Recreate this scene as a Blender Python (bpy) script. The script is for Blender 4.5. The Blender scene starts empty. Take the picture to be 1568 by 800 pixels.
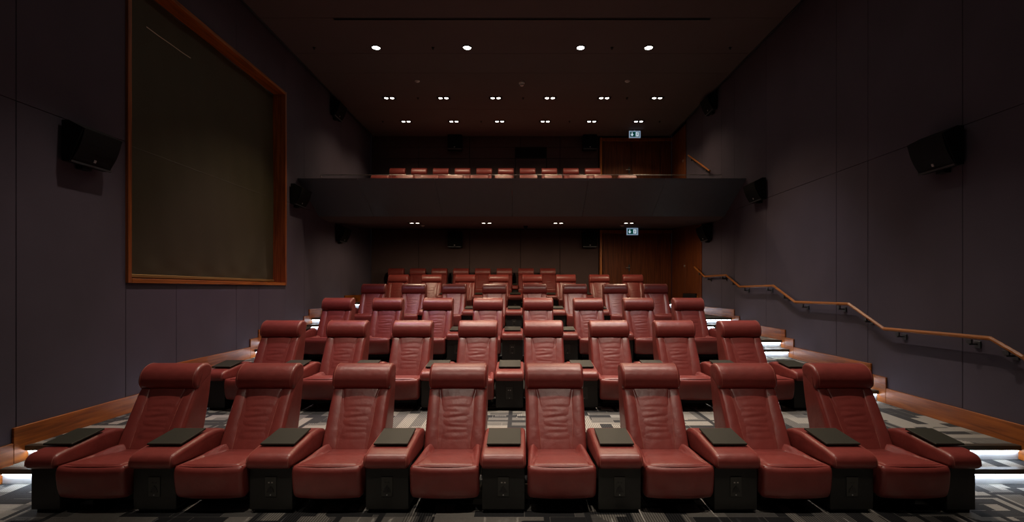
import bpy, math, random
from mathutils import Vector, Matrix
random.seed(7)
R = math.radians
SC = bpy.context.scene
COL = SC.collection

# ------------------------------------------------------------------ camera, world, exposure
EYE = 1.706                       # camera height over the front-row floor
F = 740.0                         # focal length in pixels of the 1568 px wide frame
cam = bpy.data.cameras.new('camera')
cam.sensor_width = 36.0
cam.lens = F / 1568 * 36.0
cam.shift_x = -13 / 1568
cam.shift_y = 43 / 1568
cam.clip_start = 0.05
camo = bpy.data.objects.new('camera', cam)
camo.location = (0, 0, EYE)
camo.rotation_euler = (R(90), 0, 0)
COL.objects.link(camo)
SC.camera = camo

world = bpy.data.worlds.new('world')
SC.world = world
world.use_nodes = True
world.node_tree.nodes['Background'].inputs[0].default_value = (0.80, 0.76, 1.0, 1)
world.node_tree.nodes['Background'].inputs[1].default_value = 0.007

SC.view_settings.view_transform = 'Standard'
SC.view_settings.look = 'None'
SC.view_settings.gamma = 1
SC.view_settings.use_curve_mapping = False
SC.view_settings.exposure = 0.0

WARM = (1.0, 0.74, 0.50)
NEUTRAL = (1.0, 0.84, 0.70)
COOL = (0.80, 0.88, 1.0)
P_AHEAD, P_FRONT, P_MID, P_BIG, P_TWIN, P_SOFFIT = 15, 35, 29, 22, 7, 4.6
E_STEP = 30.0

# ------------------------------------------------------------------ materials
def new_mat(name):
    m = bpy.data.materials.new(name); m.use_nodes = True
    return m, m.node_tree.nodes, m.node_tree.links, m.node_tree.nodes['Principled BSDF']

def simple(name, col, rough=0.5, metal=0.0, spec=0.5, bump=0.0, bscale=200.0, var=0.0, vscale=6.0):
    m, n, l, b = new_mat(name)
    b.inputs['Base Color'].default_value = (*col, 1)
    b.inputs['Roughness'].default_value = rough
    b.inputs['Metallic'].default_value = metal
    b.inputs['Specular IOR Level'].default_value = spec
    tc = n.new('ShaderNodeTexCoord')
    if var:
        t = n.new('ShaderNodeTexNoise'); t.inputs['Scale'].default_value = vscale; t.inputs['Detail'].default_value = 3
        l.new(tc.outputs['Object'], t.inputs['Vector'])
        r = n.new('ShaderNodeValToRGB')
        r.color_ramp.elements[0].position = 0.3; r.color_ramp.elements[1].position = 0.7
        r.color_ramp.elements[0].color = (*[c*(1-var) for c in col], 1)
        r.color_ramp.elements[1].color = (*[min(1, c*(1+var)) for c in col], 1)
        l.new(t.outputs['Fac'], r.inputs['Fac']); l.new(r.outputs['Color'], b.inputs['Base Color'])
    if bump:
        t = n.new('ShaderNodeTexNoise'); t.inputs['Scale'].default_value = bscale; t.inputs['Detail'].default_value = 2
        l.new(tc.outputs['Object'], t.inputs['Vector'])
        bp = n.new('ShaderNodeBump'); bp.inputs['Strength'].default_value = bump; bp.inputs['Distance'].default_value = 0.004
        l.new(t.outputs['Fac'], bp.inputs['Height']); l.new(bp.outputs['Normal'], b.inputs['Normal'])
    return m

def emit(name, col, s):
    m, n, l, b = new_mat(name)
    b.inputs['Base Color'].default_value = (0, 0, 0, 1)
    b.inputs['Emission Color'].default_value = (*col, 1)
    b.inputs['Emission Strength'].default_value = s
    return m

def wood_mat(name, dark, light, axis='Z', scale=26.0, rough=0.42):
    m, n, l, b = new_mat(name)
    tc = n.new('ShaderNodeTexCoord'); mp = n.new('ShaderNodeMapping')
    s = {'X': (0.06, 1, 1), 'Y': (1, 0.06, 1), 'Z': (1, 1, 0.05)}[axis]
    mp.inputs['Scale'].default_value = s
    l.new(tc.outputs['Object'], mp.inputs['Vector'])
    t = n.new('ShaderNodeTexNoise'); t.inputs['Scale'].default_value = scale; t.inputs['Detail'].default_value = 5; t.inputs['Distortion'].default_value = 0.6
    l.new(mp.outputs['Vector'], t.inputs['Vector'])
    r = n.new('ShaderNodeValToRGB')
    r.color_ramp.elements[0].position = 0.32; r.color_ramp.elements[0].color = (*dark, 1)
    r.color_ramp.elements[1].position = 0.70; r.color_ramp.elements[1].color = (*light, 1)
    l.new(t.outputs['Fac'], r.inputs['Fac']); l.new(r.outputs['Color'], b.inputs['Base Color'])
    b.inputs['Roughness'].default_value = rough
    b.inputs['Specular IOR Level'].default_value = 0.3
    bp = n.new('ShaderNodeBump'); bp.inputs['Strength'].default_value = 0.08; bp.inputs['Distance'].default_value = 0.002
    l.new(t.outputs['Fac'], bp.inputs['Height']); l.new(bp.outputs['Normal'], b.inputs['Normal'])
    return m

def leather_mat():
    m, n, l, b = new_mat('red_leather')
    tc = n.new('ShaderNodeTexCoord')
    t = n.new('ShaderNodeTexNoise'); t.inputs['Scale'].default_value = 9; t.inputs['Detail'].default_value = 4
    l.new(tc.outputs['Object'], t.inputs['Vector'])
    r = n.new('ShaderNodeValToRGB')
    r.color_ramp.elements[0].position = 0.25; r.color_ramp.elements[0].color = (0.158, 0.027, 0.023, 1)
    r.color_ramp.elements[1].position = 0.75; r.color_ramp.elements[1].color = (0.205, 0.035, 0.029, 1)
    l.new(t.outputs['Fac'], r.inputs['Fac']); l.new(r.outputs['Color'], b.inputs['Base Color'])
    b.inputs['Roughness'].default_value = 0.37
    b.inputs['Specular IOR Level'].default_value = 0.48
    v = n.new('ShaderNodeTexVoronoi'); v.inputs['Scale'].default_value = 260
    l.new(tc.outputs['Object'], v.inputs['Vector'])
    w = n.new('ShaderNodeTexNoise'); w.inputs['Scale'].default_value = 16; w.inputs['Detail'].default_value = 3
    l.new(tc.outputs['Object'], w.inputs['Vector'])
    b1 = n.new('ShaderNodeBump'); b1.inputs['Strength'].default_value = 0.10; b1.inputs['Distance'].default_value = 0.001
    b2 = n.new('ShaderNodeBump'); b2.inputs['Strength'].default_value = 0.22; b2.inputs['Distance'].default_value = 0.012
    l.new(v.outputs['Distance'], b1.inputs['Height']); l.new(w.outputs['Fac'], b2.inputs['Height'])
    l.new(b1.outputs['Normal'], b2.inputs['Normal']); l.new(b2.outputs['Normal'], b.inputs['Normal'])
    return m

def carpet_mat():
    """grey ribbed carpet woven in overlapping light and dark blocks"""
    m, n, l, b = new_mat('block_carpet')
    tc = n.new('ShaderNodeTexCoord')
    def bricks(scale, w, h, off, rot, c1, c2, cm, mortar):
        mp = n.new('ShaderNodeMapping'); mp.inputs['Rotation'].default_value = (0, 0, rot); mp.inputs['Location'].default_value = (off, off*0.37, 0)
        l.new(tc.outputs['Object'], mp.inputs['Vector'])
        k = n.new('ShaderNodeTexBrick'); k.inputs['Scale'].default_value = scale
        k.inputs['Brick Width'].default_value = w; k.inputs['Row Height'].default_value = h
        k.inputs['Mortar Size'].default_value = mortar; k.inputs['Mortar Smooth'].default_value = 0.35
        k.inputs['Color1'].default_value = (*c1, 1); k.inputs['Color2'].default_value = (*c2, 1); k.inputs['Mortar'].default_value = (*cm, 1)
        k.offset = 0.43; k.squash = 0.7; k.squash_frequency = 3
        l.new(mp.outputs['Vector'], k.inputs['Vector'])
        return k
    lt, md, dk = (0.33, 0.315, 0.285), (0.17, 0.165, 0.157), (0.050, 0.051, 0.054)
    def tones(k, seq):
        r = n.new('ShaderNodeValToRGB'); r.color_ramp.interpolation = 'CONSTANT'
        e = r.color_ramp.elements
        while len(e) < len(seq): e.new(0.5)
        for q, (p, c) in zip(e, seq): q.position = p; q.color = (*c, 1)
        l.new(k.outputs['Color'], r.inputs['Fac']); return r
    z0, z1, zm = (0, 0, 0), (1, 1, 1), (0.5, 0.5, 0.5)
    k1 = bricks(1.0, 0.44, 0.125, 0.1, R(90), z0, z1, zm, 0.002)
    k2 = bricks(1.0, 0.38, 0.105, 0.73, 0.0, z0, z1, zm, 0.002)
    k3 = bricks(1.0, 0.62, 0.31, 0.31, R(90), z0, z1, zm, 0.028)
    r1 = tones(k1, [(0, dk), (0.30, md), (0.50, lt), (0.88, md)])
    r2 = tones(k2, [(0, dk), (0.34, lt), (0.72, md)])
    ch = n.new('ShaderNodeTexVoronoi'); ch.distance = 'CHEBYCHEV'; ch.inputs['Scale'].default_value = 1.7
    l.new(tc.outputs['Object'], ch.inputs['Vector'])
    sep = n.new('ShaderNodeSeparateColor'); l.new(ch.outputs['Color'], sep.inputs['Color'])
    gt = n.new('ShaderNodeMath'); gt.operation = 'GREATER_THAN'; gt.inputs[1].default_value = 0.55
    l.new(sep.outputs['Red'], gt.inputs[0])
    m0 = n.new('ShaderNodeMix'); m0.data_type = 'RGBA'
    l.new(gt.outputs[0], m0.inputs['Factor']); l.new(r1.outputs['Color'], m0.inputs['A']); l.new(r2.outputs['Color'], m0.inputs['B'])
    bar = n.new('ShaderNodeMath'); bar.operation = 'MULTIPLY'
    g2 = n.new('ShaderNodeMath'); g2.operation = 'GREATER_THAN'; g2.inputs[1].default_value = 0.35
    l.new(sep.outputs['Green'], g2.inputs[0]); l.new(g2.outputs[0], bar.inputs[0]); l.new(k3.outputs['Fac'], bar.inputs[1])
    mx = n.new('ShaderNodeMix'); mx.data_type = 'RGBA'; mx.inputs['B'].default_value = (*dk, 1)
    l.new(bar.outputs[0], mx.inputs['Factor']); l.new(m0.outputs['Result'], mx.inputs['A'])
    def ribs(axis):
        w = n.new('ShaderNodeTexWave'); w.bands_direction = axis; w.inputs['Scale'].default_value = 16; w.inputs['Distortion'].default_value = 0.8; w.inputs['Detail'].default_value = 2; w.inputs['Detail Scale'].default_value = 6
        l.new(tc.outputs['Object'], w.inputs['Vector'])
        return w
    wx, wy = ribs('X'), ribs('Y')
    wm = n.new('ShaderNodeMix'); wm.data_type = 'FLOAT'
    l.new(gt.outputs[0], wm.inputs['Factor']); l.new(wx.outputs['Fac'], wm.inputs['A']); l.new(wy.outputs['Fac'], wm.inputs['B'])
    mr = n.new('ShaderNodeMapRange'); mr.inputs['To Min'].default_value = 0.40; mr.inputs['To Max'].default_value = 1.30
    l.new(wm.outputs['Result'], mr.inputs['Value'])
    mul = n.new('ShaderNodeMix'); mul.data_type = 'RGBA'; mul.blend_type = 'MULTIPLY'; mul.inputs['Factor'].default_value = 1
    l.new(mx.outputs['Result'], mul.inputs['A']); l.new(mr.outputs['Result'], mul.inputs['B'])
    l.new(mul.outputs['Result'], b.inputs['Base Color'])
    b.inputs['Roughness'].default_value = 0.95; b.inputs['Specular IOR Level'].default_value = 0.1
    nz = n.new('ShaderNodeTexNoise'); nz.inputs['Scale'].default_value = 420
    l.new(tc.outputs['Object'], nz.inputs['Vector'])
    bp = n.new('ShaderNodeBump'); bp.inputs['Strength'].default_value = 0.5; bp.inputs['Distance'].default_value = 0.004
    l.new(nz.outputs['Fac'], bp.inputs['Height']); l.new(bp.outputs['Normal'], b.inputs['Normal'])
    return m

def glass_mat():
    m, n, l, b = new_mat('clear_glass')
    b.inputs['Base Color'].default_value = (0.93, 0.97, 0.96, 1)
    b.inputs['Roughness'].default_value = 0.02
    b.inputs['IOR'].default_value = 1.45
    b.inputs['Transmission Weight'].default_value = 1.0
    return m

M = dict(
    leather=leather_mat(),
    thread=simple('seam_thread', (0.30, 0.085, 0.06), 0.6),
    pedestal=simple('black_laminate', (0.012, 0.012, 0.0105), 0.45, spec=0.4, bump=0.05, bscale=500),
    tray=simple('dark_olive_tray', (0.024, 0.024, 0.018), 0.5, spec=0.25, bump=0.04, bscale=600),
    black=simple('matte_black', (0.006, 0.006, 0.0065), 0.6, spec=0.2, bump=0.05, bscale=300),
    grille=simple('speaker_grille', (0.004, 0.0042, 0.0045), 0.65, spec=0.15, bump=0.4, bscale=700),
    trimgrey=simple('dark_grey_trim', (0.035, 0.038, 0.042), 0.4),
    plate=simple('outlet_black_plastic', (0.022, 0.022, 0.018), 0.35),
    socket=simple('socket_dark', (0.004, 0.004, 0.004), 0.3),
    steel=simple('brushed_steel', (0.55, 0.53, 0.50), 0.35, 1.0),
    badge=simple('pale_badge', (0.30, 0.30, 0.30), 0.4),
    fabric=simple('plum_wall_fabric', (0.088, 0.073, 0.096), 0.9, spec=0.12, bump=0.35, bscale=260, var=0.07, vscale=1.3),
    backfab=simple('warm_lit_wall_fabric', (0.086, 0.058, 0.056), 0.9, spec=0.12, bump=0.35, bscale=260, var=0.07, vscale=1.3),  # warm light over the back wall is put into this brown tone
    backing=simple('wall_backing_black', (0.012, 0.010, 0.012), 0.9, spec=0.1, bump=0.05),
    ceiling=simple('ceiling_paint', (0.110, 0.087, 0.087), 0.85, spec=0.15, bump=0.05, bscale=90, var=0.05, vscale=0.8),
    fascia=simple('balcony_dark_board', (0.070, 0.086, 0.108), 0.34, spec=0.5, bump=0.05, bscale=120, var=0.04),
    blind=simple('olive_blind_cloth', (0.048, 0.041, 0.021), 0.6, spec=0.3, bump=0.12, bscale=260, var=0.05, vscale=2),
    blindseam=simple('blind_seam', (0.045, 0.038, 0.022), 0.6, bump=0.05),
    pale=simple('painted_light_slit', (0.55, 0.45, 0.33), 0.5),  # colour of the light slit painted on the blind
    brass=simple('brass_hem', (0.30, 0.20, 0.07), 0.4, 0.6),
    woodz=wood_mat('mahogany_upright', (0.17, 0.042, 0.010), (0.36, 0.105, 0.025), 'Z', 30),
    jamb=wood_mat('jamb_timber_lit', (0.30, 0.085, 0.014), (0.52, 0.17, 0.030), 'Z', 30),  # lighter copy of the door wood: light on the jamb is in the colour
    woodd=wood_mat('dark_mahogany', (0.085, 0.020, 0.005), (0.18, 0.048, 0.012), 'Z', 30, 0.55),
    woody=wood_mat('mahogany_along', (0.18, 0.046, 0.007), (0.42, 0.120, 0.016), 'Y', 30),
    rail=wood_mat('rail_timber', (0.24, 0.075, 0.015), (0.42, 0.145, 0.032), 'Y', 40, 0.35),
    carpet=carpet_mat(),
    riser=simple('pale_riser', (0.62, 0.63, 0.65), 0.5, bump=0.03),
    nosing=simple('bronze_nosing', (0.055, 0.052, 0.042), 0.42, 0.3),
    led=emit('step_led', (0.78, 0.88, 1.0), E_STEP),
    lampbig=emit('lamp_warm', (1.0, 0.93, 0.78), 40),
    lamptwin=emit('lamp_twin', (1.0, 0.92, 0.80), 12),
    white=simple('white_plastic', (0.65, 0.60, 0.57), 0.45, bump=0.03),
    glass=glass_mat(),
    sign_white=emit('sign_white', (0.75, 0.88, 1.0), 0.75),
    sign_frame=emit('sign_rim', (0.45, 0.62, 0.85), 0.42),
    sign_green=emit('sign_green', (0.0, 0.10, 0.085), 0.35),
)

# ------------------------------------------------------------------ mesh helpers
class MB:
    def __init__(s): s.v, s.f = [], []
    def add(s, vs, fs):
        o = len(s.v); s.v += [tuple(p) for p in vs]; s.f += [tuple(i+o for i in q) for q in fs]; return s
    def box(s, x0, x1, y0, y1, z0, z1, bev=0.0):
        if x0 > x1: x0, x1 = x1, x0
        if y0 > y1: y0, y1 = y1, y0
        if z0 > z1: z0, z1 = z1, z0
        bev = min(bev, (x1-x0)*.4, (y1-y0)*.4, (z1-z0)*.4)
        if bev <= 0:
            vs = [(x, y, z) for z in (z0, z1) for y in (y0, y1) for x in (x0, x1)]
            return s.add(vs, [(0,2,3,1), (4,5,7,6), (0,1,5,4), (2,6,7,3), (0,4,6,2), (1,3,7,5)])
        # chamfered box: 24 vertices, three per corner
        vs, idx = [], {}
        for cx in (0, 1):
            for cy in (0, 1):
                for cz in (0, 1):
                    X, Y, Z = (x0, x1)[cx], (y0, y1)[cy], (z0, z1)[cz]
                    dx, dy, dz = (bev, -bev)[cx], (bev, -bev)[cy], (bev, -bev)[cz]
                    for a, p in (('x', (X, Y+dy, Z+dz)), ('y', (X+dx, Y, Z+dz)), ('z', (X+dx, Y+dy, Z))):
                        idx[(cx, cy, cz, a)] = len(vs); vs.append(p)
        fs = []
        for c in (0, 1):
            q = [idx[(c, a, b, 'x')] for a, b in ((0,0),(1,0),(1,1),(0,1))]; fs.append(q if c else q[::-1])
            q = [idx[(a, c, b, 'y')] for a, b in ((0,0),(1,0),(1,1),(0,1))]; fs.append(q[::-1] if c else q)
            q = [idx[(a, b, c, 'z')] for a, b in ((0,0),(1,0),(1,1),(0,1))]; fs.append(q if c else q[::-1])
        for a in (0, 1):
            for b in (0, 1):
                fs.append([idx[(a,b,0,'x')], idx[(a,b,1,'x')], idx[(a,b,1,'y')], idx[(a,b,0,'y')]])
                fs.append([idx[(a,0,b,'x')], idx[(a,1,b,'x')], idx[(a,1,b,'z')], idx[(a,0,b,'z')]])
                fs.append([idx[(0,a,b,'y')], idx[(1,a,b,'y')], idx[(1,a,b,'z')], idx[(0,a,b,'z')]])
        for k in [(a,b,c) for a in (0,1) for b in (0,1) for c in (0,1)]:
            fs.append([idx[k+('x',)], idx[k+('y',)], idx[k+('z',)]])
        return s.add(vs, fs)
    def prism(s, poly, a0, a1, axis):
        """polygon extruded along an axis: axis 'x' takes (y,z), 'y' takes (x,z), 'z' takes (x,y)"""
        n = len(poly)
        mk = {'x': lambda p, a: (a, p[0], p[1]), 'y': lambda p, a: (p[0], a, p[1]), 'z': lambda p, a: (p[0], p[1], a)}[axis]
        vs = [mk(p, a0) for p in poly] + [mk(p, a1) for p in poly]
        fs = [tuple(range(n))[::-1], tuple(range(n, 2*n))] + [(i, (i+1) % n, n+(i+1) % n, n+i) for i in range(n)]
        return s.add(vs, fs)
    def lathe(s, prof, center=(0, 0, 0), n=20, axis='z'):
        cx, cy, cz = center; vs, fs = [], []
        for r, h in prof:
            for k in range(n):
                a = 2*math.pi*k/n; c, d = r*math.cos(a), r*math.sin(a)
                vs.append((cx+c, cy+d, cz+h) if axis == 'z' else ((cx+h, cy+c, cz+d) if axis == 'x' else (cx+c, cy+h, cz+d)))
        for i in range(len(prof)-1):
            for k in range(n):
                fs.append((i*n+k, i*n+(k+1) % n, (i+1)*n+(k+1) % n, (i+1)*n+k))
        fs.append(tuple(range(n))[::-1]); fs.append(tuple(range((len(prof)-1)*n, len(prof)*n)))
        return s.add(vs, fs)
    def tube(s, pts, r, n=8, closed=False):
        pts = [Vector(p) for p in pts]; m = len(pts); vs, fs = [], []
        for i, p in enumerate(pts):
            a = pts[(i-1) % m] if (closed or i > 0) else p
            b = pts[(i+1) % m] if (closed or i < m-1) else p
            t = (b-a).normalized()
            up = Vector((1, 0, 0)) if abs(t.x) < 0.9 else Vector((0, 0, 1))
            u = t.cross(up).normalized(); w = t.cross(u)
            for k in range(n):
                q = 2*math.pi*k/n; vs.append(p + u*(r*math.cos(q)) + w*(r*math.sin(q)))
        for i in range(m if closed else m-1):
            j = (i+1) % m
            for k in range(n): fs.append((i*n+k, i*n+(k+1) % n, j*n+(k+1) % n, j*n+k))
        if not closed: fs += [tuple(range(n))[::-1], tuple(range((m-1)*n, m*n))]
        return s.add(vs, fs)
    def mesh(s, name, mat, smooth=False):
        me = bpy.data.meshes.new(name); me.from_pydata(s.v, [], s.f); me.update()
        import bmesh
        bm = bmesh.new(); bm.from_mesh(me); bmesh.ops.recalc_face_normals(bm, faces=bm.faces); bm.to_mesh(me); bm.free()
        if smooth: me.polygons.foreach_set('use_smooth', [True]*len(me.polygons))
        me.materials.append(mat)
        return me
    def obj(s, name, mat, parent=None, smooth=False):
        return link(name, s.mesh(name, mat, smooth), parent)

def link(name, data, parent=None):
    o = bpy.data.objects.new(name, data); COL.objects.link(o)
    if parent is not None: o.parent = parent
    return o
def thing(name, label=None, cat=None, loc=(0, 0, 0), group=None, kind=None):
    o = link(name, None); o.location = loc; o.empty_display_size = 0.1
    return tag(o, label, cat, group, kind)
def tag(o, label=None, cat=None, group=None, kind=None):
    if label: o['label'] = label
    if cat: o['category'] = cat
    if group: o['group'] = group
    if kind: o['kind'] = kind
    return o
CHILD = {}
def freeze(root):
    """remember the parts and sub-parts of a prototype"""
    kids = [o for o in bpy.data.objects if o.parent == root]
    CHILD[root.name] = [(c, [g for g in bpy.data.objects if g.parent == c]) for c in kids]
def dup(root, loc, label, scale=None, group=None):
    r = root.copy(); COL.objects.link(r); r.location = loc
    if scale: r.scale = scale
    r['label'] = label
    if group: r['group'] = group
    for c, subs in CHILD[root.name]:
        k = c.copy(); COL.objects.link(k); k.parent = r
        for g in subs:
            d = g.copy(); COL.objects.link(d); d.parent = k
    return r

def catmull(pts, per=5, closed=True):
    out, n = [], len(pts)
    for i in range(n if closed else n-1):
        g = (lambda k: pts[k % n]) if closed else (lambda k: pts[max(0, min(n-1, k))])
        p0, p1, p2, p3 = g(i-1), g(i), g(i+1), g(i+2)
        for j in range(per):
            t = j/per
            out.append(tuple(0.5*((2*b)+(-a+c)*t+(2*a-5*b+4*c-d)*t*t+(-a+3*b-3*c+d)*t**3) for a, b, c, d in zip(p0, p1, p2, p3)))
    if not closed: out.append(tuple(pts[-1]))
    return out

def loft_x(mb, prof, hw, r, cx=0.0, n_end=6, n_mid=6, yoff=None, zoff=None, per=5):
    """upholstered roll: a closed (y,z) profile carried across x with rounded ends"""
    prof = catmull(prof, per); n = len(prof)
    area = sum(prof[i][0]*prof[(i+1) % n][1]-prof[(i+1) % n][0]*prof[i][1] for i in range(n))
    sg = 1 if area > 0 else -1
    nrm = []
    for i in range(n):
        a, b = prof[i-1], prof[(i+1) % n]; dx, dy = b[0]-a[0], b[1]-a[1]; L = math.hypot(dx, dy) or 1
        nrm.append((-dy/L*sg, dx/L*sg))
    st = []
    for k in range(n_end+1):
        a = math.pi/2*(1-k/n_end); st.append((-(hw-r)-r*math.sin(a), r*(1-math.cos(a))))
    for k in range(1, n_mid): st.append((-(hw-r)+2*(hw-r)*k/n_mid, 0.0))
    st += [(-x, i) for x, i in st[:n_end+1][::-1]]
    vs, fs = [], []
    for x, ins in st:
        oy = yoff(x/hw) if yoff else 0; oz = zoff(x/hw) if zoff else 0
        for (y, z), (ny, nz) in zip(prof, nrm): vs.append((cx+x, y+ny*ins+oy, z+nz*ins+oz))
    for i in range(len(st)-1):
        for k in range(n): fs.append((i*n+k, i*n+(k+1) % n, (i+1)*n+(k+1) % n, (i+1)*n+k))
    fs += [tuple(range(n))[::-1], tuple(range((len(st)-1)*n, len(st)*n))]
    mb.add(vs, fs); return mb

def field(mb, fn, nu, nv):
    """closed cushion front: fn(u,v) in [-1,1] gives a point; samples crowd towards the edges"""
    us = [math.sin(math.pi/2*(2*i/nu-1)) for i in range(nu+1)]
    vv = [math.sin(math.pi/2*(2*i/nv-1))*0.5+(2*i/nv-1)*0.5 for i in range(nv+1)]
    vs = [fn(u, v) for v in vv for u in us]; w = nu+1
    fs = [(j*w+i, j*w+i+1, (j+1)*w+i+1, (j+1)*w+i) for j in range(nv) for i in range(nu)]
    mb.add(vs, fs); return mb
def edge(u, p=6.0, q=0.5): return max(0.0, 1-abs(u)**p)**q

# ------------------------------------------------------------------ room shell
XL, XR, YB, YF = -4.55, 4.60, 14.7, -2.0
H = EYE + 4.62
ZS = [0.27*k for k in range(6)]                     # tier heights
TY = [None, 4.45, 6.45, 8.50, 10.50, 12.60]         # tier front edges
HY = [None, 4.23, 6.21, 8.26, 10.27, 12.35]         # half-step front edges in the aisles
AISLES = ((-4.54, -3.80), (3.52, 4.59))

fl = MB().box(XL, XR, YF, YB, -0.2, 0.0).obj('floor', M['carpet']); tag(fl, kind='structure')
for k in range(1, 6):
    y1 = TY[k+1] if k < 5 else YB
    MB().box(XL, XR, TY[k], YB, ZS[k-1]+0.001, ZS[k]).obj('floor_tier', M['carpet'], fl)
    for a, b in AISLES:
        st = MB().box(a, b, HY[k], TY[k]-0.001, ZS[k-1]+0.001, ZS[k-1]+0.135).obj('aisle_step', M['carpet'], fl)
        for ye, zt, zb in ((HY[k], ZS[k-1]+0.135, ZS[k-1]), (TY[k], ZS[k], ZS[k-1]+0.135)):
            MB().box(a, b, ye-0.035, ye+0.03, zt-0.042, zt+0.004, 0.004).obj('nosing', M['nosing'], st)
            MB().box(a, b, ye-0.006, ye-0.001, zb+0.002, zt-0.044).obj('riser', M['riser'], st)
            MB().box(a+0.03, b-0.03, ye-0.026, ye-0.012, zt-0.050, zt-0.044).obj('step_light', M['led'], st)

def panels(parent, side, ys, zs_of, skip=None):
    """fabric-covered wall panels with open joints"""
    X = XL if side < 0 else XR
    for i in range(len(ys)-1):
        zz = zs_of(ys[i], ys[i+1])
        for j in range(len(zz)-1):
            if zz[j] is None or zz[j+1] is None: continue
            x0, x1 = (X, X-0.03) if side < 0 else (X, X+0.03)
            MB().box(x0, x1, ys[i]+0.0025, ys[i+1]-0.0025, zz[j]+0.0025, zz[j+1]-0.0025, 0.003).obj('wall_panel', M['fabric'], parent)

wl = MB()
JOINT = EYE+1.70
W0, W1, WB, WT = 5.57, 9.35, EYE+0.07, EYE+3.80      # window opening with its frame
wl.box(XL-0.06, XL-0.031, YF, W0+0.04, -0.2, H+0.2); wl.box(XL-0.06, XL-0.031, W1-0.04, YB+0.1, -0.2, H+0.2)
wl.box(XL-0.06, XL-0.031, W0+0.04, W1-0.04, -0.2, WB+0.04); wl.box(XL-0.06, XL-0.031, W0+0.04, W1-0.04, WT-0.04, H+0.2)
wl = tag(wl.obj('wall_left', M['backing']), kind='structure')
panels(wl, -1, [YF, 0.0, 2.2, 4.36, 5.57], lambda a, b: [0, JOINT, H+0.1])
panels(wl, -1, [5.57, 6.39, 7.74, 8.40, 9.35], lambda a, b: [0, WB])
panels(wl, -1, [5.57, 7.74, 9.35], lambda a, b: [WT, H+0.1])
panels(wl, -1, [9.35, 10.17, 12.24, 14.7], lambda a, b: [0, JOINT, H+0.1])
wr = tag(MB().box(XR+0.031, XR+0.06, YF, YB+0.1, -0.2, H+0.2).obj('wall_right', M['backing']), kind='structure')
panels(wr, 1, [YF, 0.0, 2.5, 5.03, 6.40, 7.04, 9.05], lambda a, b: [0, JOINT, H+0.1])
panels(wr, 1, [9.05, 10.40, 11.06, 12.24], lambda a, b: [0, JOINT, H+0.1])
panels(wr, 1, [12.24, 13.40], lambda a, b: [3.60, H+0.1])
wb = tag(MB().box(XL, XR, YB+0.031, YB+0.1, 0, H+0.2).obj('wall_back', M['backing']), kind='structure')
bx = [XL, -3.1, -1.55, 0.0, 1.2, 2.38]
for i in range(5):
    for z0, z1 in ((ZS[5], 3.52), (4.0, EYE+3.98), (EYE+4.32, H+0.1)):
        if z0 > 5.5 or z0 < 1.5 or i not in (2, 3):
            MB().box(bx[i]+0.005, bx[i+1]-0.005, YB, YB+0.03, z0, z1-0.008, 0.006).obj('wall_panel', M['backfab'], wb)
        else:                                            # panels beside the projection window
            for a, b in ((bx[i], -0.16), ) if i == 2 else ((0.79, bx[i+1]), ):
                MB().box(a+0.005, b-0.005, YB, YB+0.03, z0, z1-0.008, 0.006).obj('wall_panel', M['backfab'], wb)
for a, b in ((bx[0], bx[2]), (bx[4], bx[5])):
    pass
for i in (0, 1, 4):
    MB().box(bx[i]+0.005, bx[i+1]-0.005, YB, YB+0.03, EYE+3.98, EYE+4.32-0.008, 0.006).obj('wall_panel', M['backfab'], wb)
for a, b in ((bx[2], -0.16), (0.79, bx[4])):
    MB().box(a+0.005, b-0.005, YB, YB+0.03, EYE+3.98, EYE+4.32-0.008, 0.006).obj('wall_panel', M['backfab'], wb)
MB().box(-0.15, 0.78, YB, YB+0.03, 4.0, EYE+3.975, 0.006).obj('wall_panel', M['backfab'], wb)

cl = tag(MB().box(XL-0.06, XR+0.06, YF, YB+0.1, H+0.10, H+0.25).obj('ceiling', M['backing']), kind='structure')
SLOTY = 8.26
cy = [YF, -0.4, 1.6, 3.8, 6.1, SLOTY-0.03]
for a, b in zip(cy[:-1], cy[1:]):
    MB().box(XL+0.10, XR-0.10, a+0.003, b-0.003, H, H+0.05, 0.004).obj('ceiling_panel', M['ceiling'], cl)
MB().box(XL+0.10, -3.20, SLOTY-0.029, SLOTY+0.03, H, H+0.05).obj('ceiling_panel', M['ceiling'], cl)
MB().box(3.25, XR-0.10, SLOTY-0.029, SLOTY+0.03, H, H+0.05).obj('ceiling_panel', M['ceiling'], cl)
cy = [SLOTY+0.03, 9.47, 10.33, 12.4, YB-0.10]
for a, b in zip(cy[:-1], cy[1:]):
    MB().box(XL+0.10, XR-0.10, a+0.003, b-0.003, H, H+0.05, 0.004).obj('ceiling_panel', M['ceiling'], cl)
slot = thing('air_slot', 'long black linear air slot running across the ceiling', 'vent', (0, SLOTY, H))
MB().box(-3.19, 3.24, -0.028, 0.028, 0.03, 0.045).obj('slot_back', M['black'], slot)
for s in (-1, 1): MB().box(-3.19, 3.24, s*0.028-0.004, s*0.028+0.004, -0.006, 0.03).obj('slot_edge', M['trimgrey'], slot)
for s, x in ((-1, XL+0.10), (1, XR-0.10)):
    MB().box(x-0.012, x+0.012, YF, YB-0.1, H-0.02, H+0.05).obj('ceiling_trim', M['trimgrey'], cl)

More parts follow.
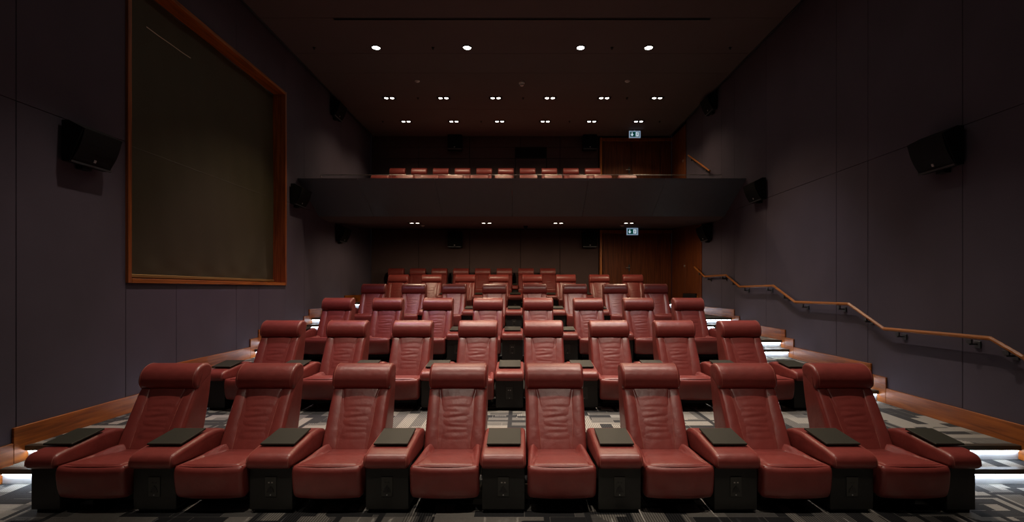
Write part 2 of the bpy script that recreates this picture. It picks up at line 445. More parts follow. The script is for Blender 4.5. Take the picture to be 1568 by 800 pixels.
# stepped timber baseboards
for side, X in (('left', XL), ('right', XR)):
    bb = tag(thing('baseboard_'+side), kind='structure')
    s = 1 if side == 'left' else -1
    for k in range(6):
        ya = TY[k]-0.13 if k else YF
        yb = HY[k+1]-0.15 if k < 5 else (YB if side == 'left' else 12.6)
        zlo = ZS[k]-0.13 if k else 0.0
        zlo = max(0, zlo)
        MB().box(X, X+s*0.022, ya, yb-0.002, zlo, ZS[k]+0.19, 0.003).obj('board', M['woody'], bb)
        if k < 5:
            MB().box(X, X+s*0.022, yb, TY[k+1]-0.132, ZS[k]+0.0, ZS[k]+0.135+0.19, 0.003).obj('board', M['woody'], bb)

# ------------------------------------------------------------------ window with its blind
win = tag(thing('window_1', loc=(0, 0, 0)), kind='structure')
xi, xo = XL-0.27, XL+0.03
MB().box(xi, xo, W0, W0+0.055, WB, WT, 0.004).obj('window_frame', M['woodz'], win)
MB().box(xi, xo, W1-0.055, W1, WB, WT, 0.004).obj('window_frame', M['woodz'], win)
MB().box(xi, xo, W0+0.056, W1-0.056, WB, WB+0.055, 0.004).obj('window_frame', M['woody'], win)
MB().box(xi, xo, W0+0.056, W1-0.056, WT-0.055, WT, 0.004).obj('window_frame', M['woody'], win)
MB().box(xi-0.02, xi, W0, W1, WB, WT).obj('window_back', M['backing'], win)
bl = tag(thing('roller_blind', 'dark olive cloth roller blind drawn down inside the timber-framed window', 'blind', (XL-0.20, (W0+W1)/2, WB+0.06)))
by0, by1, bz1 = -(W1-W0)/2+0.06, (W1-W0)/2-0.06, WT-WB-0.12
def blind_fn(u, v):
    y = (by0+by1)/2+(by1-by0)/2*u; z = 0.06+(bz1-0.06)*(v+1)/2
    d = 0.006*math.sin(y*5.1+z*0.7)*(0.4+0.6*z/bz1)+0.003*math.sin(y*13+z*2.1)+0.004*math.sin(z*2.3+y*1.7)
    d += 0.010*math.exp(-((z-0.12)/0.10)**2)*math.sin(y*9)
    return (d, y, z)
field(MB(), blind_fn, 70, 60).obj('blind_cloth', M['blind'], bl, True)
MB().box(-0.02, 0.02, by0, by1, 0.012, 0.055, 0.006).obj('hem_bar', M['brass'], bl)
def strip(y0, y1, zc, hh):                              # narrow strip lying on the cloth
    def fn(u, v):
        y = (y0+y1)/2+(y1-y0)/2*u; z = zc+hh*v
        d = blind_fn((y-(by0+by1)/2)/((by1-by0)/2), (z-0.06)/(bz1-0.06)*2-1)[0]
        return (d+0.003*(1-0.8*abs(v)), y, z)
    return field(MB(), fn, 40, 4)
strip(by0+0.002, by1-0.002, EYE+1.74-(WB+0.06), 0.006).obj('seam', M['blindseam'], bl, True)
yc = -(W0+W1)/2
strip(6.13+yc, 6.96+yc, EYE+3.33-(WB+0.06), 0.006).obj('light_slit', M['pale'], bl, True)  # slit of light on the blind, modelled as a pale strip
MB().lathe([(0.035, by0), (0.035, by1)], (-0.03, 0, bz1+0.01), 14, 'y').obj('blind_roller', M['trimgrey'], bl)

# ------------------------------------------------------------------ balcony
bal = tag(thing('trim_1'), kind='structure')            # balcony edge: fascia, soffit, deck
FZ = EYE
fas = [(9.85, FZ+2.26), (10.9, FZ+1.64), (11.0, FZ+1.70), (11.0, FZ+2.20), (10.0, FZ+2.26)]
fx = [XL, -3.32, -1.75, -0.18, 1.39, 2.96, XR]
for a, b in zip(fx[:-1], fx[1:]):
    MB().prism([(9.85, FZ+2.26), (9.87, FZ+2.225), (10.9, FZ+1.64), (10.97, FZ+1.70), (9.97, FZ+2.26)], a+0.003, b-0.003, 'x').obj('fascia_panel', M['fascia'], bal)
MB().box(XL, XR, 9.90, 11.0, FZ+2.235, FZ+2.262).obj('parapet_cap', M['fascia'], bal)
sof = [(10.9, FZ+1.64), (11.2, FZ+1.60), (11.6, FZ+1.60), (14.69, FZ+1.83)]
MB().prism(sof+[(14.69, FZ+1.90), (10.95, FZ+1.72)], XL, XR, 'x').obj('soffit', M['ceiling'], bal)
BZ1, BZ2 = 3.72, 4.32
MB().box(XL, XR, 11.0, 13.3, BZ1-0.05, BZ1).obj('balcony_floor', M['carpet'], bal)
MB().box(XL, XR, 13.3, YB-0.01, BZ2-0.65, BZ2).obj('balcony_floor', M['carpet'], bal)
MB().box(XL, XR, 11.0, 11.06, FZ+1.72, BZ1-0.051).obj('balcony_beam', M['fascia'], bal)
gl = thing('glass_balustrade', 'clear frameless glass balustrade standing on the balcony edge', 'balustrade', (0, 11.0, FZ+2.264))
gx = [-4.53, -2.7, -0.9, 0.9, 2.7, 4.58]
for a, b in zip(gx[:-1], gx[1:]):
    MB().box(a+0.004, b-0.004, -0.006, 0.006, 0.0, 0.33, 0.001).obj('glass_pane', M['glass'], gl)
MB().box(-4.54, 4.59, -0.009, 0.009, 0.331, 0.343, 0.002).obj('edge_rail', M['steel'], gl)

# ------------------------------------------------------------------ timber door walls, one per level
def door_wall(n, z0, z1, side_y0):
    d = tag(thing('door_%d' % n), kind='structure')
    x0 = 2.40
    MB().box(x0, x0+0.07, YB-0.10, YB+0.03, z0, z1, 0.004).obj('door_frame', M['jamb'], d)
    MB().box(x0+0.071, XR, YB-0.06, YB+0.03, z1-0.10, z1, 0.004).obj('door_frame', M['woodz'], d)
    zt = z1-0.101
    xs = [x0+0.10, 3.37, 4.24]
    for a, b, hs in ((xs[0], xs[1], 1), (xs[1], xs[2], -1)):
        lf = MB().box(a+0.003, b-0.003, YB-0.02, YB+0.03, z0, zt, 0.004).obj('door_leaf', M['woodd'], d)
        if hs > 0:
            hx, hz = b-0.07, min(z0+1.0, zt-0.6)
            MB().box(hx-0.025, hx+0.025, YB-0.028, YB-0.02, hz-0.10, hz+0.10, 0.003).obj('handle_plate', M['trimgrey'], lf)
            MB().lathe([(0.012, -0.09), (0.012, -0.028)], (hx, YB, hz), 10, 'y').box(hx-0.11, hx+0.012, YB-0.10, YB-0.08, hz-0.01, hz+0.01, 0.004).obj('door_handle', M['steel'], lf)
    MB().box(xs[2]+0.003, XR-0.03, YB-0.05, YB+0.03, z0, zt, 0.004).obj('door_stile', M['woodd'], d)
    ys = [side_y0, side_y0+(YB-0.06-side_y0)*0.5, YB-0.06]
    for i in range(2):
        lf = MB().box(XR-0.02, XR+0.03, ys[i]+0.003, ys[i+1]-0.003, z0, z1, 0.004).obj('side_panel', M['woodd'], d)
        if i == 0:
            hz = z0+1.0
            MB().lathe([(0.035, -0.03), (0.04, -0.02)], (XR, (13.5 if n == 1 else 13.62), hz), 16, 'x').obj('lock_rose', M['steel'], lf)
    return d
door_wall(1, ZS[5], 3.50, 12.24)
door_wall(2, BZ2, H-0.03, 13.40)
vt = thing('wall_vent', 'small dark louvred vent low on the timber side wall by the lower doors', 'vent', (XR-0.02, 13.1, ZS[5]+0.02))
MB().box(-0.03, 0, -0.55, 0.45, 0.02, 0.22, 0.004).obj('vent_frame', M['black'], vt)
for i in range(5): MB().box(-0.036, -0.03, -0.50, 0.40, 0.045+i*0.035, 0.06+i*0.035).obj('slat', M['trimgrey'], vt)

# projection window on the back wall over the balcony
pw = tag(thing('window_2'), kind='structure')
px0, px1, pz0, pz1 = -0.155, 0.785, EYE+3.98, EYE+4.315
for a, b, c, e in ((px0, px0+0.04, pz0, pz1), (px1-0.04, px1, pz0, pz1), (px0+0.041, px1-0.041, pz0, pz0+0.04), (px0+0.041, px1-0.041, pz1-0.04, pz1)):
    MB().box(a, b, YB-0.02, YB+0.09, c, e, 0.003).obj('window_frame', M['black'], pw)
MB().box(px0+0.04, px1-0.04, YB+0.05, YB+0.056, pz0+0.04, pz1-0.04).obj('window_pane', M['glass'], pw)
MB().box(px0+0.04, px1-0.04, YB+0.085, YB+0.095, pz0+0.04, pz1-0.04).obj('window_back', M['black'], pw)

# ------------------------------------------------------------------ wall speakers
def side_speaker(side, y, ztop, label):
    X = XL if side < 0 else XR
    r = thing('wall_speaker', label, 'speaker', (X, y, EYE+ztop), 'surround speakers')
    m = 1 if side < 0 else -1
    q = lambda pts: [(m*a, b) for a, b in pts]
    MB().prism(q([(0.03, 0.0), (0.10, 0.0), (0.245, -0.075), (0.105, -0.405), (0.03, -0.40)]), 0, 0.47, 'y').obj('cabinet', M['black'], r)
    g = []
    for i in range(9):
        t = i/8; b = 0.022*math.sin(math.pi*t)
        g.append((0.247-0.135*t+b*0.92, -0.082-0.315*t-b*0.38))
    gr = MB().prism(q([(0.240, -0.078)]+g+[(0.108, -0.400)]), 0.012, 0.458, 'y').obj('grille', M['grille'], r)
    MB().prism(q([(0.105, -0.395), (0.128, -0.392), (0.126, -0.412), (0.104, -0.41)]), 0.0, 0.47, 'y').obj('trim_strip', M['trimgrey'], r)
    MB().prism(q([(0.146, -0.366), (0.157, -0.340), (0.162, -0.343), (0.151, -0.369)]), 0.220, 0.246, 'y').obj('badge', M['badge'], gr)
    MB().box(0, m*0.03, 0.13, 0.34, -0.36, -0.05, 0.004).obj('wall_bracket', M['trimgrey'], r)
    MB().box(0, m*0.075, 0.18, 0.29, -0.44, -0.36, 0.004).obj('bracket_arm', M['black'], r)
side_speaker(-1, 4.76, 1.67, 'black wedge speaker on the plum wall beside the tall timber window')
side_speaker(-1, 9.51, 2.08, 'black wedge speaker between the timber window and the balcony end')
side_speaker(-1, 11.53, 4.56, 'black wedge speaker high above the balcony on the window wall')
side_speaker(-1, 11.85, 1.58, 'black wedge speaker tucked under the balcony on the window wall')
side_speaker(1, 4.98, 1.69, 'black wedge speaker on the plum wall above the long handrail')
side_speaker(1, 9.00, 2.08, 'black wedge speaker just below the balcony end on the handrail wall')
side_speaker(1, 11.25, 4.60, 'black wedge speaker high above the balcony on the handrail wall')
side_speaker(1, 11.55, 1.58, 'black wedge speaker tucked under the balcony on the handrail wall')
def back_speaker(x, z, label):
    r = thing('wall_speaker', label, 'speaker', (x, YB, EYE+z), 'surround speakers')
    MB().box(-0.21, 0.21, -0.26, -0.03, -0.24, 0.23, 0.008).obj('cabinet', M['black'], r)
    gr = MB().box(-0.19, 0.19, -0.28, -0.26, -0.21, 0.215, 0.006).obj('grille', M['grille'], r)
    MB().box(-0.21, 0.21, -0.285, -0.261, -0.24, -0.212, 0.004).obj('trim_strip', M['trimgrey'], r)
    MB().box(-0.018, 0.018, -0.287, -0.281, -0.19, -0.165).obj('badge', M['badge'], gr)
    MB().box(-0.1, 0.1, -0.03, 0, -0.12, 0.12, 0.004).obj('wall_bracket', M['trimgrey'], r)
back_speaker(-1.97, 4.42, 'black box speaker on the back wall above the balcony, away from the doors')
back_speaker(2.08, 4.42, 'black box speaker on the back wall above the balcony, beside the timber doors')
back_speaker(-1.97, 1.49, 'black box speaker on the back wall under the balcony, away from the doors')
back_speaker(2.08, 1.49, 'black box speaker on the back wall under the balcony, beside the timber doors')

# ------------------------------------------------------------------ handrails
def rail_mesh(pts, w=0.040, h=0.042):
    mb = MB(); vs, fs = [], []
    pr = [(-w/2, -h/2+0.012), (-w/2+0.012, -h/2), (w/2-0.012, -h/2), (w/2, -h/2+0.012), (w/2, h/2-0.016), (w/2-0.016, h/2), (-w/2+0.016, h/2), (-w/2, h/2-0.016)]
    n = len(pr)
    for x, y, z in pts:
        for a, b in pr: vs.append((x+a, y, z+b))
    for i in range(len(pts)-1):
        for k in range(n): fs.append((i*n+k, i*n+(k+1) % n, (i+1)*n+(k+1) % n, (i+1)*n+k))
    fs += [tuple(range(n)), tuple(range((len(pts)-1)*n, len(pts)*n))]
    return mb.add(vs, fs)
XH = XR-0.09
def handrail(px, label, extend=None):
    pts = []
    for x, y in px:
        D = XH*F/(x-797); pts.append((0, D, EYE+(443-y)*D/F))
    if extend: pts += extend(pts)
    r = thing('handrail', label, 'handrail', (XH, 0, 0))
    rail_mesh(pts).obj('rail', M['rail'], r)
    for (a, b) in zip(pts[:-1], pts[1:]):
        L = abs(a[1]-b[1])
        for t in ((0.16, 0.84) if L > 1.0 else (0.5,)):
            y = a[1]+(b[1]-a[1])*t; z = a[2]+(b[2]-a[2])*t
            br = MB().box(0.072, 0.088, y-0.035, y+0.035, z-0.115, z-0.045, 0.004)
            br.box(-0.01, 0.073, y-0.01, y+0.01, z-0.085, z-0.068, 0.003).box(-0.014, 0.006, y-0.03, y+0.03, z-0.068, z-0.026, 0.002)
            br.obj('bracket', M['trimgrey'], r)
handrail([(1063.4, 408.9), (1079, 424), (1112, 421.7), (1132.7, 439.5), (1184.6, 438.2), (1217.7, 463), (1300, 466), (1353.8, 504), (1517, 518.6), (1568, 548)],
         'long stepped timber handrail descending along the plum wall beside the stalls', lambda p: [(0, 4.10, 0.88), (0, 1.0, 0.88)])
handrail([(1054, 238), (1087, 262)], 'short sloping timber handrail on the side wall up in the balcony')

# ------------------------------------------------------------------ lamps
def spot(parent, loc, power, col, angle=75, blend=0.7, aim=(0, 0, -1), radius=0.05):
    l = bpy.data.lights.new('lamp_light', 'SPOT'); l.energy = power*4*math.pi; l.color = col
    l.spot_size = R(angle); l.spot_blend = blend; l.shadow_soft_size = radius
    o = bpy.data.objects.new('lamp_light', l); COL.objects.link(o); o.parent = parent; o.location = loc
    o.rotation_euler = Vector(aim).to_track_quat('-Z', 'Y').to_euler()
ORD = ['first', 'second', 'third', 'fourth', 'fifth', 'sixth', 'seventh', 'eighth', 'ninth', 'tenth', 'eleventh', 'twelfth']
def downlight(x, y, z, power, col, label, group, aim=(0, 0, -1), angle=75, lamp='lampbig', rad=0.07):
    r = thing('downlight', label, 'ceiling light', (x, y, z), group)
    MB().lathe([(rad+0.004, 0.0), (rad+0.03, -0.002), (rad+0.03, -0.010), (rad+0.006, -0.012), (rad+0.002, 0.0)], n=24).obj('trim_ring', M['trimgrey'], r, True)
    MB().lathe([(0.001, -0.006), (rad*0.8, -0.006), (rad, -0.002), (rad, 0.0)], n=24).obj('lamp_lens', M[lamp], r)
    spot(r, (0, 0, -0.06), power, col, angle, 0.75, aim)
def twin(x, y, z, power, col, label, group, angle=125, slope=0.0):
    r = thing('twin_downlight', label, 'ceiling light', (x, y, z), group)
    if slope: r.rotation_euler = (slope, 0, 0)
    fr = MB()
    for a, b, c, d in ((-0.16, -0.145, -0.085, 0.085), (0.145, 0.16, -0.085, 0.085), (-0.144, 0.144, -0.085, -0.07), (-0.144, 0.144, 0.07, 0.085)):
        fr.box(a, b, c, d, -0.008, 0.0)
    fr.obj('housing_frame', M['black'], r)
    MB().box(-0.144, 0.144, -0.07, 0.07, -0.004, 0.0).obj('housing_back', M['black'], r)
    for s in (-1, 1):
        MB().lathe([(0.045, -0.005), (0.055, -0.012), (0.058, -0.005)], (s*0.07, 0, 0), 16).obj('reflector_ring', M['steel'], r, True)
        MB().lathe([(0.001, -0.014), (0.040, -0.012), (0.044, -0.005)], (s*0.07, 0, 0), 16).obj('lamp_lens', M['lamptwin'], r)
    spot(r, (0, 0, -0.05), power, col, angle, 0.9 if angle < 150 else 0.45)
BIGX = (-2.76, -1.02, 1.15, 2.45)
for i, x in enumerate(BIGX):
    downlight(x, 9.24, H, P_BIG, WARM, 'large bright round downlight, %s from the window wall in the row before the balcony' % ORD[i], 'large round downlights', (0, -0.25, -1), 90)
    w = (0.75, 1.25, 1.25, 0.75)[i]
    downlight(x, 7.20, H, P_MID*w, ((1.0, 0.62, 0.95), NEUTRAL, NEUTRAL, (0.86, 0.90, 1.0))[i], 'round downlight over the third row, %s from the window wall' % ORD[i], 'round downlights over the stalls', (0, 0.12, -1), 78)
    downlight(x, 4.95, H, P_FRONT*w, NEUTRAL, 'round downlight over the front row, %s from the window wall' % ORD[i], 'round downlights over the stalls', (0, -0.05, -1), 68)
    downlight(x, 0.60, H, P_AHEAD*w*w, NEUTRAL, 'added unseen round downlight ahead of the front row, %s from the window wall' % ORD[i], 'round downlights over the stalls', (-0.06*x, 2.9, -6.1), 34)  # unseen row, added and aimed to brighten the front-row seat fronts
for i, x in enumerate((-3.17, -1.86, -0.60, 0.71, 2.02, 3.30)):
    twin(x, 11.67, H, P_TWIN, WARM, 'twin-lamp downlight over the balcony edge, %s from the window wall' % ORD[i], 'twin downlights over the balcony')
for i, x in enumerate((-3.15, -1.83, -0.575, 0.68, 1.96, 3.25)):
    twin(x, 13.30, H, P_TWIN, WARM, 'twin-lamp downlight nearest the back wall, %s from the window wall' % ORD[i], 'twin downlights over the balcony')
for i, px in enumerate((635, 745, 855, 963)):
    y = 11.75; z = FZ+1.60+(y-11.6)*0.0744
    twin((px-797)*y/F, y, z, P_SOFFIT, WARM, 'twin-lamp downlight under the balcony, %s from the window wall' % ORD[i], 'twin downlights under the balcony', 176, math.atan(0.0744))

# ceiling sensors, detector, sprinklers
def disc(name, label, cat, loc, r, h, mat, group=None):
    t = thing(name, label, cat, loc, group)
    MB().lathe([(r, 0), (r, -h*0.35), (r*0.8, -h*0.5)], n=20).obj('base', M[mat], t, True)
    MB().lathe([(r*0.62, -h*0.5), (r*0.6, -h*0.9), (r*0.4, -h)], n=20).obj('cap', M[mat], t, True)
disc('ceiling_sensor', 'small pale disc sensor on the ceiling, on the window side', 'sensor', (-2.29, 10.72, H), 0.055, 0.03, 'white', 'ceiling sensors')
disc('ceiling_sensor', 'small pale disc sensor on the ceiling, on the handrail side', 'sensor', (2.37, 10.72, H), 0.055, 0.03, 'white', 'ceiling sensors')
disc('smoke_detector', 'white domed smoke detector at the middle of the ceiling', 'detector', (0.03, 10.78, H), 0.065, 0.09, 'white')
zs = lambda y: FZ+1.60+(y-11.6)*0.0744
disc('ceiling_sensor', 'small pale disc sensor under the balcony, on the window side', 'sensor', (-2.6, 12.85, zs(12.85)), 0.05, 0.03, 'white', 'ceiling sensors')
disc('ceiling_sensor', 'small pale disc sensor under the balcony, near the exit sign', 'sensor', (2.7, 12.85, zs(12.85)), 0.05, 0.03, 'white', 'ceiling sensors')
disc('dome_camera', 'small black dome camera under the balcony at the middle', 'camera', (0.14, 13.1, zs(13.1)), 0.06, 0.10, 'black')
def sprinkler(x, y, label):
    t = thing('sprinkler', label, 'sprinkler', (x, y, H), 'ceiling sprinklers')
    MB().lathe([(0.03, 0), (0.028, -0.006), (0.01, -0.008), (0.008, -0.03)], n=14).obj('rosette', M['black'], t, True)
    MB().lathe([(0.018, -0.030), (0.018, -0.034)], n=12).obj('deflector', M['black'], t)
for i, px in enumerate((481, 663, 937, 1118)): sprinkler((px-797)*9.24/F, 9.24, 'small dark sprinkler level with the large round downlights, %s from the window wall' % ORD[i])
for i, px in enumerate((640, 801, 960)): sprinkler((px-797)*11.67/F, 11.67, 'small dark sprinkler between the balcony edge downlights, %s from the window wall' % ORD[i])
for i, px in enumerate((586, 737, 872, 1010)): sprinkler((px-797)*13.3/F, 13.3, 'small dark sprinkler in the downlight row nearest the back wall, %s from the window' % ORD[i])

# ------------------------------------------------------------------ exit signs
def exit_sign(x, y, z, drop, label):
    r = thing('exit_sign', label, 'sign', (x, y, z))
    w, h = 0.17, 0.21
    b = MB().box(-w, w, 0.0, 0.05, -h-drop, -drop, 0.004).obj('sign_box', M['white'], r)
    fr = MB()
    for a, bb, c, d in ((-w+0.004, -w+0.034, -h-drop+0.004, -drop-0.004), (w-0.034, w-0.004, -h-drop+0.004, -drop-0.004), (-w+0.035, w-0.035, -h-drop+0.004, -h-drop+0.03), (-w+0.035, w-0.035, -drop-0.03, -drop-0.004)):
        fr.box(a, bb, -0.006, 0.0, c, d)
    fr.obj('sign_border', M['sign_frame'], r)
    f = MB().box(-w+0.035, w-0.035, -0.004, -0.001, -h-drop+0.031, -drop-0.031).obj('sign_face', M['sign_green'], r)
    zc = -h/2-drop
    MB().prism([(-0.088, 0.055+zc), (-0.064, 0.055+zc), (-0.064, 0.0+zc), (-0.03, 0.0+zc), (-0.076, -0.055+zc), (-0.122, 0.0+zc), (-0.088, 0.0+zc)], -0.008, -0.004, 'y').obj('arrow', M['sign_white'], f)
    MB().box(0.028, 0.112, -0.007, -0.004, zc-0.058, zc+0.062).obj('doorway', M['sign_white'], f)
    man = MB().lathe([(0.011, -0.010), (0.011, -0.007)], (0.078, 0, zc+0.042), 10, 'y')
    man.prism([(0.062, zc+0.028), (0.084, zc+0.024), (0.080, zc-0.008), (0.060, zc-0.008)], -0.010, -0.007, 'y')
    man.prism([(0.060, zc-0.006), (0.072, zc-0.006), (0.052, zc-0.052), (0.040, zc-0.048)], -0.010, -0.007, 'y')
    man.prism([(0.068, zc-0.006), (0.080, zc-0.006), (0.098, zc-0.030), (0.088, zc-0.036)], -0.010, -0.007, 'y')
    man.prism([(0.062, zc+0.028), (0.064, zc+0.018), (0.044, zc+0.004), (0.040, zc+0.012)], -0.010, -0.007, 'y')
    man.obj('running_figure', M['sign_green'], f)
    if drop > 0.005: MB().box(-0.02, 0.02, 0.015, 0.035, -drop, 0.0).obj('mount', M['white'], r)
exit_sign(3.31, 14.0, H, 0.03, 'lit exit sign with arrow and running figure above the balcony doors')
exit_sign(3.24, 14.0, zs(14.0), 0.006, 'lit exit sign with arrow and running figure under the balcony')

# ------------------------------------------------------------------ recliner
def make_recliner():
    r = thing('recliner', '', 'chair')
    HW = 0.262
    # back shell: wedge-shaped, leaning
    sh = [(0.475, 0.27), (0.555, 0.44), (0.665, 0.63), (0.775, 0.80), (0.85, 0.93), (0.90, 0.975), (0.955, 0.965), (0.985, 0.90), (0.955, 0.70), (0.90, 0.48), (0.845, 0.34), (0.72, 0.27), (0.58, 0.235)]
    loft_x(MB(), sh, HW, 0.030).obj('back_shell', M['leather'], r, True)
    hd = [(0.800, 0.792), (0.765, 0.800), (0.742, 0.835), (0.742, 0.890), (0.768, 0.950), (0.822, 0.994), (0.890, 1.010), (0.955, 0.998), (0.990, 0.955), (0.975, 0.90), (0.90, 0.85)]
    hh = loft_x(MB(), hd, HW+0.002, 0.028, n_mid=8).obj('headrest', M['leather'], r, True)
    hp = catmull(hd, 5)
    for s in (-1, 1):
        MB().tube([(s*(HW-0.022), y, z) for y, z in hp[1:46]], 0.0022, 5).obj('stitching', M['thread'], hh, True)
    # front pads lie on the leaning plane
    A = Vector((0, 0.492, 0.297)); B = Vector((0, 0.785, 0.800))
    up = (B-A).normalized(); L = (B-A).length; nr = Vector((0, -up.z, up.y))
    def seam_x(t):   # half width of the centre panel at t = 0 bottom .. 1 top
        return 0.121+0.028*t+0.018*max(0, (t-0.70)/0.30)**2
    rnd = random.Random(3)
    wr = [(0.30, .06, 0.5, .3), (0.385, -.05, 0.9, -.2), (0.44, .02, 0.6, .4), (0.53, .07, 1.0, .05), (0.60, -.06, 0.55, -.4), (0.68, .03, 0.7, .2), (0.20, -.03, 0.35, -.1), (0.80, .05, 0.35, .1)]
    def centre(u, v):
        t = (v+1)/2
        x = seam_x(t)*u
        h = 0.013*edge(u, 34, .5)*edge(v, 20, .5)+0.008*(1-u*u)*(1-v*v*0.7)+0.009
        for vc, sl, amp, off in wr:
            d = t-vc-sl*u*0.28-0.005*math.sin(u*3.5+off*9)
            h -= 0.0030*amp*math.exp(-(d/0.018)**2)*math.exp(-((u-off*0.7)/1.0)**2)*(1-u**6)
            h += 0.0020*amp*math.exp(-((d-0.040)/0.030)**2)*math.exp(-((u-off*0.7)/1.0)**2)*(1-u**6)
        h *= 1.0
        p = A+up*(t*L*1.01)+nr*(h-0.006); return (x, p.y, p.z)
    field(MB(), centre, 26, 70).obj('centre_panel', M['leather'], r, True)
    for s in (-1, 1):
        def bol(u, v, s=s):
            t = (v+1)/2
            xi_, xo_ = seam_x(t)+0.003, HW-0.008-0.004*t
            top = 0.975 if True else 1
            x = s*(xi_+(xo_-xi_)*(u+1)/2)
            h = 0.013*edge(u, 22 if u < 0 else 8, .5)*edge(v, 20, .5)+0.009*(1-u*u)*(1-v**4)+0.008*(1+u)/2*(1-v**4)+0.009
            h += 0.0006*math.sin(t*30+u*3)*math.exp(-((t-.35)/.3)**2)
            p = A+up*(t*L*1.01-0.004)+nr*(h-0.008); return (x, p.y, p.z)
        bo = field(MB(), bol, 16, 30).obj('side_bolster', M['leather'], r, True)
        pts = []
        for k in range(25):
            t = 0.02+0.95*k/24; p = A+up*(t*L*0.95)+nr*0.0185
            pts.append((s*(seam_x(t)+0.012), p.y, p.z))
        MB().tube(pts, 0.0015, 5).obj('stitching', M['thread'], bo, True)
    # seat
    SW = 0.254
    def seat(u, v):
        t = (v+1)/2; yf = -0.035+0.022*abs(u)**2.5
        y = yf+(0.555-yf)*t; x = SW*u
        sx = 0.90-0.34*t
        z = 0.372-0.080*t+0.024*edge(u, 6, .5)*edge(v, 10, .5)+0.014*(1-u*u)*math.sin(math.pi*min(1, t*1.15+0.02))**0.7
        side = max(0.0, abs(u)-sx)
        z += 0.095*min(1, side/0.20)*t*edge(u, 5, .6)*edge(v, 8, .5)
        z -= 0.017*math.exp(-((abs(u)-sx)/0.030)**2)*edge(v, 12, .5)
        z += 0.0012*math.sin(x*60+y*23)*math.sin(y*31)*edge(u)*edge(v)
        if v < -0.97: z -= 0.012
        return (x, y, z)
    mbs = field(MB(), seat, 36, 36)
    mbs.box(-SW+0.02, SW-0.02, 0.0, 0.55, 0.22, 0.335)
    st = mbs.obj('seat_cushion', M['leather'], r, True)
    fb = [(-0.010, 0.379), (-0.050, 0.372), (-0.068, 0.335), (-0.066, 0.270), (-0.056, 0.200), (-0.038, 0.150), (0.000, 0.128), (0.055, 0.140), (0.080, 0.200), (0.080, 0.300), (0.040, 0.365)]
    loft_x(MB(), fb, SW+0.004, 0.030, n_mid=10, yoff=lambda q: 0.020*abs(q)**2.5, zoff=lambda q: 0.006*abs(q)**3).obj('footrest_pad', M['leather'], r, True)
    pts = [(SW*0.985*u, -0.040+0.021*abs(u)**2.5, 0.3815-0.004*abs(u)**3) for u in [i/12-1 for i in range(25)]]
    MB().tube(pts, 0.004, 6).obj('piping', M['leather'], st, True)
    MB().box(-0.21, 0.21, 0.12, 0.80, 0.06, 0.23, 0.01).obj('seat_frame', M['black'], r)
    MB().box(-0.19, 0.19, 0.20, 0.76, 0.0, 0.06, 0.006).obj('base', M['black'], r)
    freeze(r); return r

def make_console(hw, outlet, name='armrest_console', tray_hw=0.132):
    r = thing(name, '', 'armrest')
    ap = [(0.030, 0.352), (-0.015, 0.358), (-0.036, 0.385), (-0.030, 0.428), (0.000, 0.458), (0.07, 0.474), (0.22, 0.490), (0.40, 0.508), (0.54, 0.502), (0.64, 0.468), (0.69, 0.410), (0.66, 0.352), (0.50, 0.325), (0.20, 0.340)]
    pad = loft_x(MB(), ap, hw, 0.034, n_mid=6).obj('arm_pad', M['leather'], r, True)
    for s in (-1, 1):
        ps = catmull(ap, 5)[10:45]
        MB().tube([(s*(hw-0.018), y+0.002, z-0.005) for y, z in ps], 0.002, 5).obj('stitching', M['thread'], pad, True)
    ph = hw-0.010
    MB().box(-ph, ph, 0.022, 0.70, 0.035, 0.352, 0.003).obj('pedestal', M['pedestal'], r)
    MB().box(-ph+0.02, ph-0.02, 0.05, 0.68, 0.0, 0.0345).obj('plinth', M['black'], r)
    ty = Vector((0, 0.30, 0.035)).normalized(); tn = Vector((0, -ty.z, ty.y))
    mt = MB().box(-tray_hw, tray_hw, 0.0, 0.302, -0.007, 0.007, 0.002)
    mt.v = [tuple(Vector((0, 0.115, 0.4985))+Vector((x, 0, 0))+ty*y+tn*z) for x, y, z in mt.v]
    mt.obj('tray_table', M['tray'], r)
    MB().box(-0.05, 0.05, 0.20, 0.34, 0.482, 0.507, 0.003).obj('tray_pivot', M['black'], r)
    if outlet:
        pl = MB().box(-0.043, 0.043, 0.0155, 0.0215, 0.135, 0.285, 0.002).obj('outlet_plate', M['plate'], r)
        for s in (-1, 1): MB().box(s*0.012-0.006, s*0.012+0.006, 0.0135, 0.0154, 0.238, 0.246).obj('charging_port', M['steel' if outlet == 1 else 'socket'], pl)
        MB().lathe([(0.022, -0.003), (0.022, 0.0)], (0, 0.0155, 0.187), 16, 'y').obj('socket_ring', M['socket'], pl)
        for a in (0, 120, 240):
            MB().box(0.026*math.sin(R(a))-0.005, 0.026*math.sin(R(a))+0.005, 0.0125, 0.0152, 0.187+0.026*math.cos(R(a))-0.007, 0.187+0.026*math.cos(R(a))+0.007).obj('socket_slot', M['socket'], pl)
        MB().lathe([(0.0045, -0.003), (0.0045, 0.0)], (0, 0.0155, 0.148), 10, 'y').obj('indicator', M['badge'], pl)
    freeze(r); return r

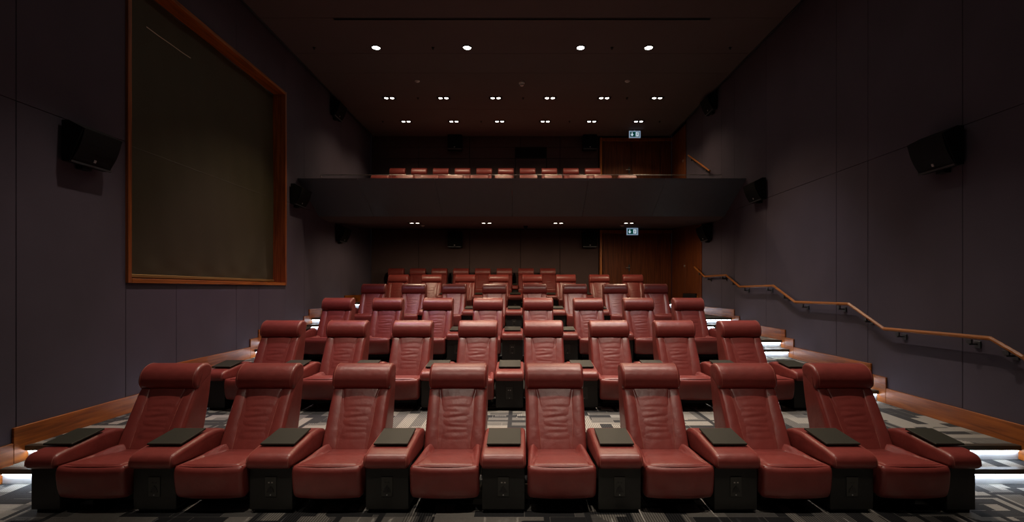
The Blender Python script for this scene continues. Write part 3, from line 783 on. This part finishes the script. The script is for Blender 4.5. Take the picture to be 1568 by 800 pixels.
proto = make_recliner()
con_a, con_b = make_console(0.172, 1), make_console(0.172, 2)
con_end = make_console(0.118, 0, 'armrest_console', 0.112)
con_small = make_console(0.084, 0, 'armrest_console', 0.07)
used = set()
def place(p, loc, label, scale=None, group=None):
    if p.name not in used:
        used.add(p.name); p.location = loc; p['label'] = label
        if scale: p.scale = scale
        if group: p['group'] = group
        return p
    return dup(p, loc, label, scale, group)

DH = [4.506, 6.55, 8.535, 10.62, 12.74]
ROWN = ['front row', 'second row', 'third row', 'fourth row', 'fifth row']
XC, PITCH = -0.130, 0.88
for k in range(5):
    y0, z0 = DH[k]-0.868, ZS[k]
    for j in range(8):
        place(proto, (XC+(j-3.5)*PITCH, y0, z0), 'red leather recliner, %s from the window wall in the %s' % (ORD[j], ROWN[k]), None, 'recliners in the '+ROWN[k])
    for j in range(9):
        x = XC+(j-4)*PITCH
        if j in (0, 8):
            s = 1 if j == 0 else -1
            lab = 'narrow red end armrest with black pedestal on the %s side of the %s' % ('window' if j == 0 else 'handrail', ROWN[k])
            place(con_end, (x+s*0.052, y0, z0), lab, None, 'armrests of the '+ROWN[k])
        else:
            lab = 'red armrest with tray and outlet between %s and %s recliners of the %s' % (ORD[j-1], ORD[j], ROWN[k])
            place((con_a, con_b)[j % 2], (x, y0, z0), lab, None, 'armrests of the '+ROWN[k])
# compact seats: last stalls row and the two balcony rows
SX, SY, SZ = 0.88, 0.85, 0.965
def compact_row(n, x0, pitch, D, z, rown):
    y0 = D-0.83*SY
    for j in range(n):
        place(proto, (x0+j*pitch, y0, z), 'narrow red leather seat, %s from the window wall in the %s' % (ORD[j], rown), (SX, SY, SZ), 'seats in the '+rown)
    for j in range(n+1):
        if j == 0: lab = 'slim red armrest at the window-side end of the %s' % rown
        elif j == n: lab = 'slim red armrest at the handrail-side end of the %s' % rown
        else: lab = 'slim red armrest between %s and %s seats of the %s' % (ORD[j-1], ORD[j], rown)
        place(con_small, (x0+(j-0.5)*pitch, y0, z), lab, (1, SY, SZ), 'armrests of the '+rown)
compact_row(8, -3.68, 0.641, 14.3, ZS[5], 'last row under the balcony')
compact_row(11, -3.678, 0.648, 12.66, BZ1, 'front balcony row')
compact_row(10, -3.637, 0.641, 14.3, BZ2, 'back balcony row')
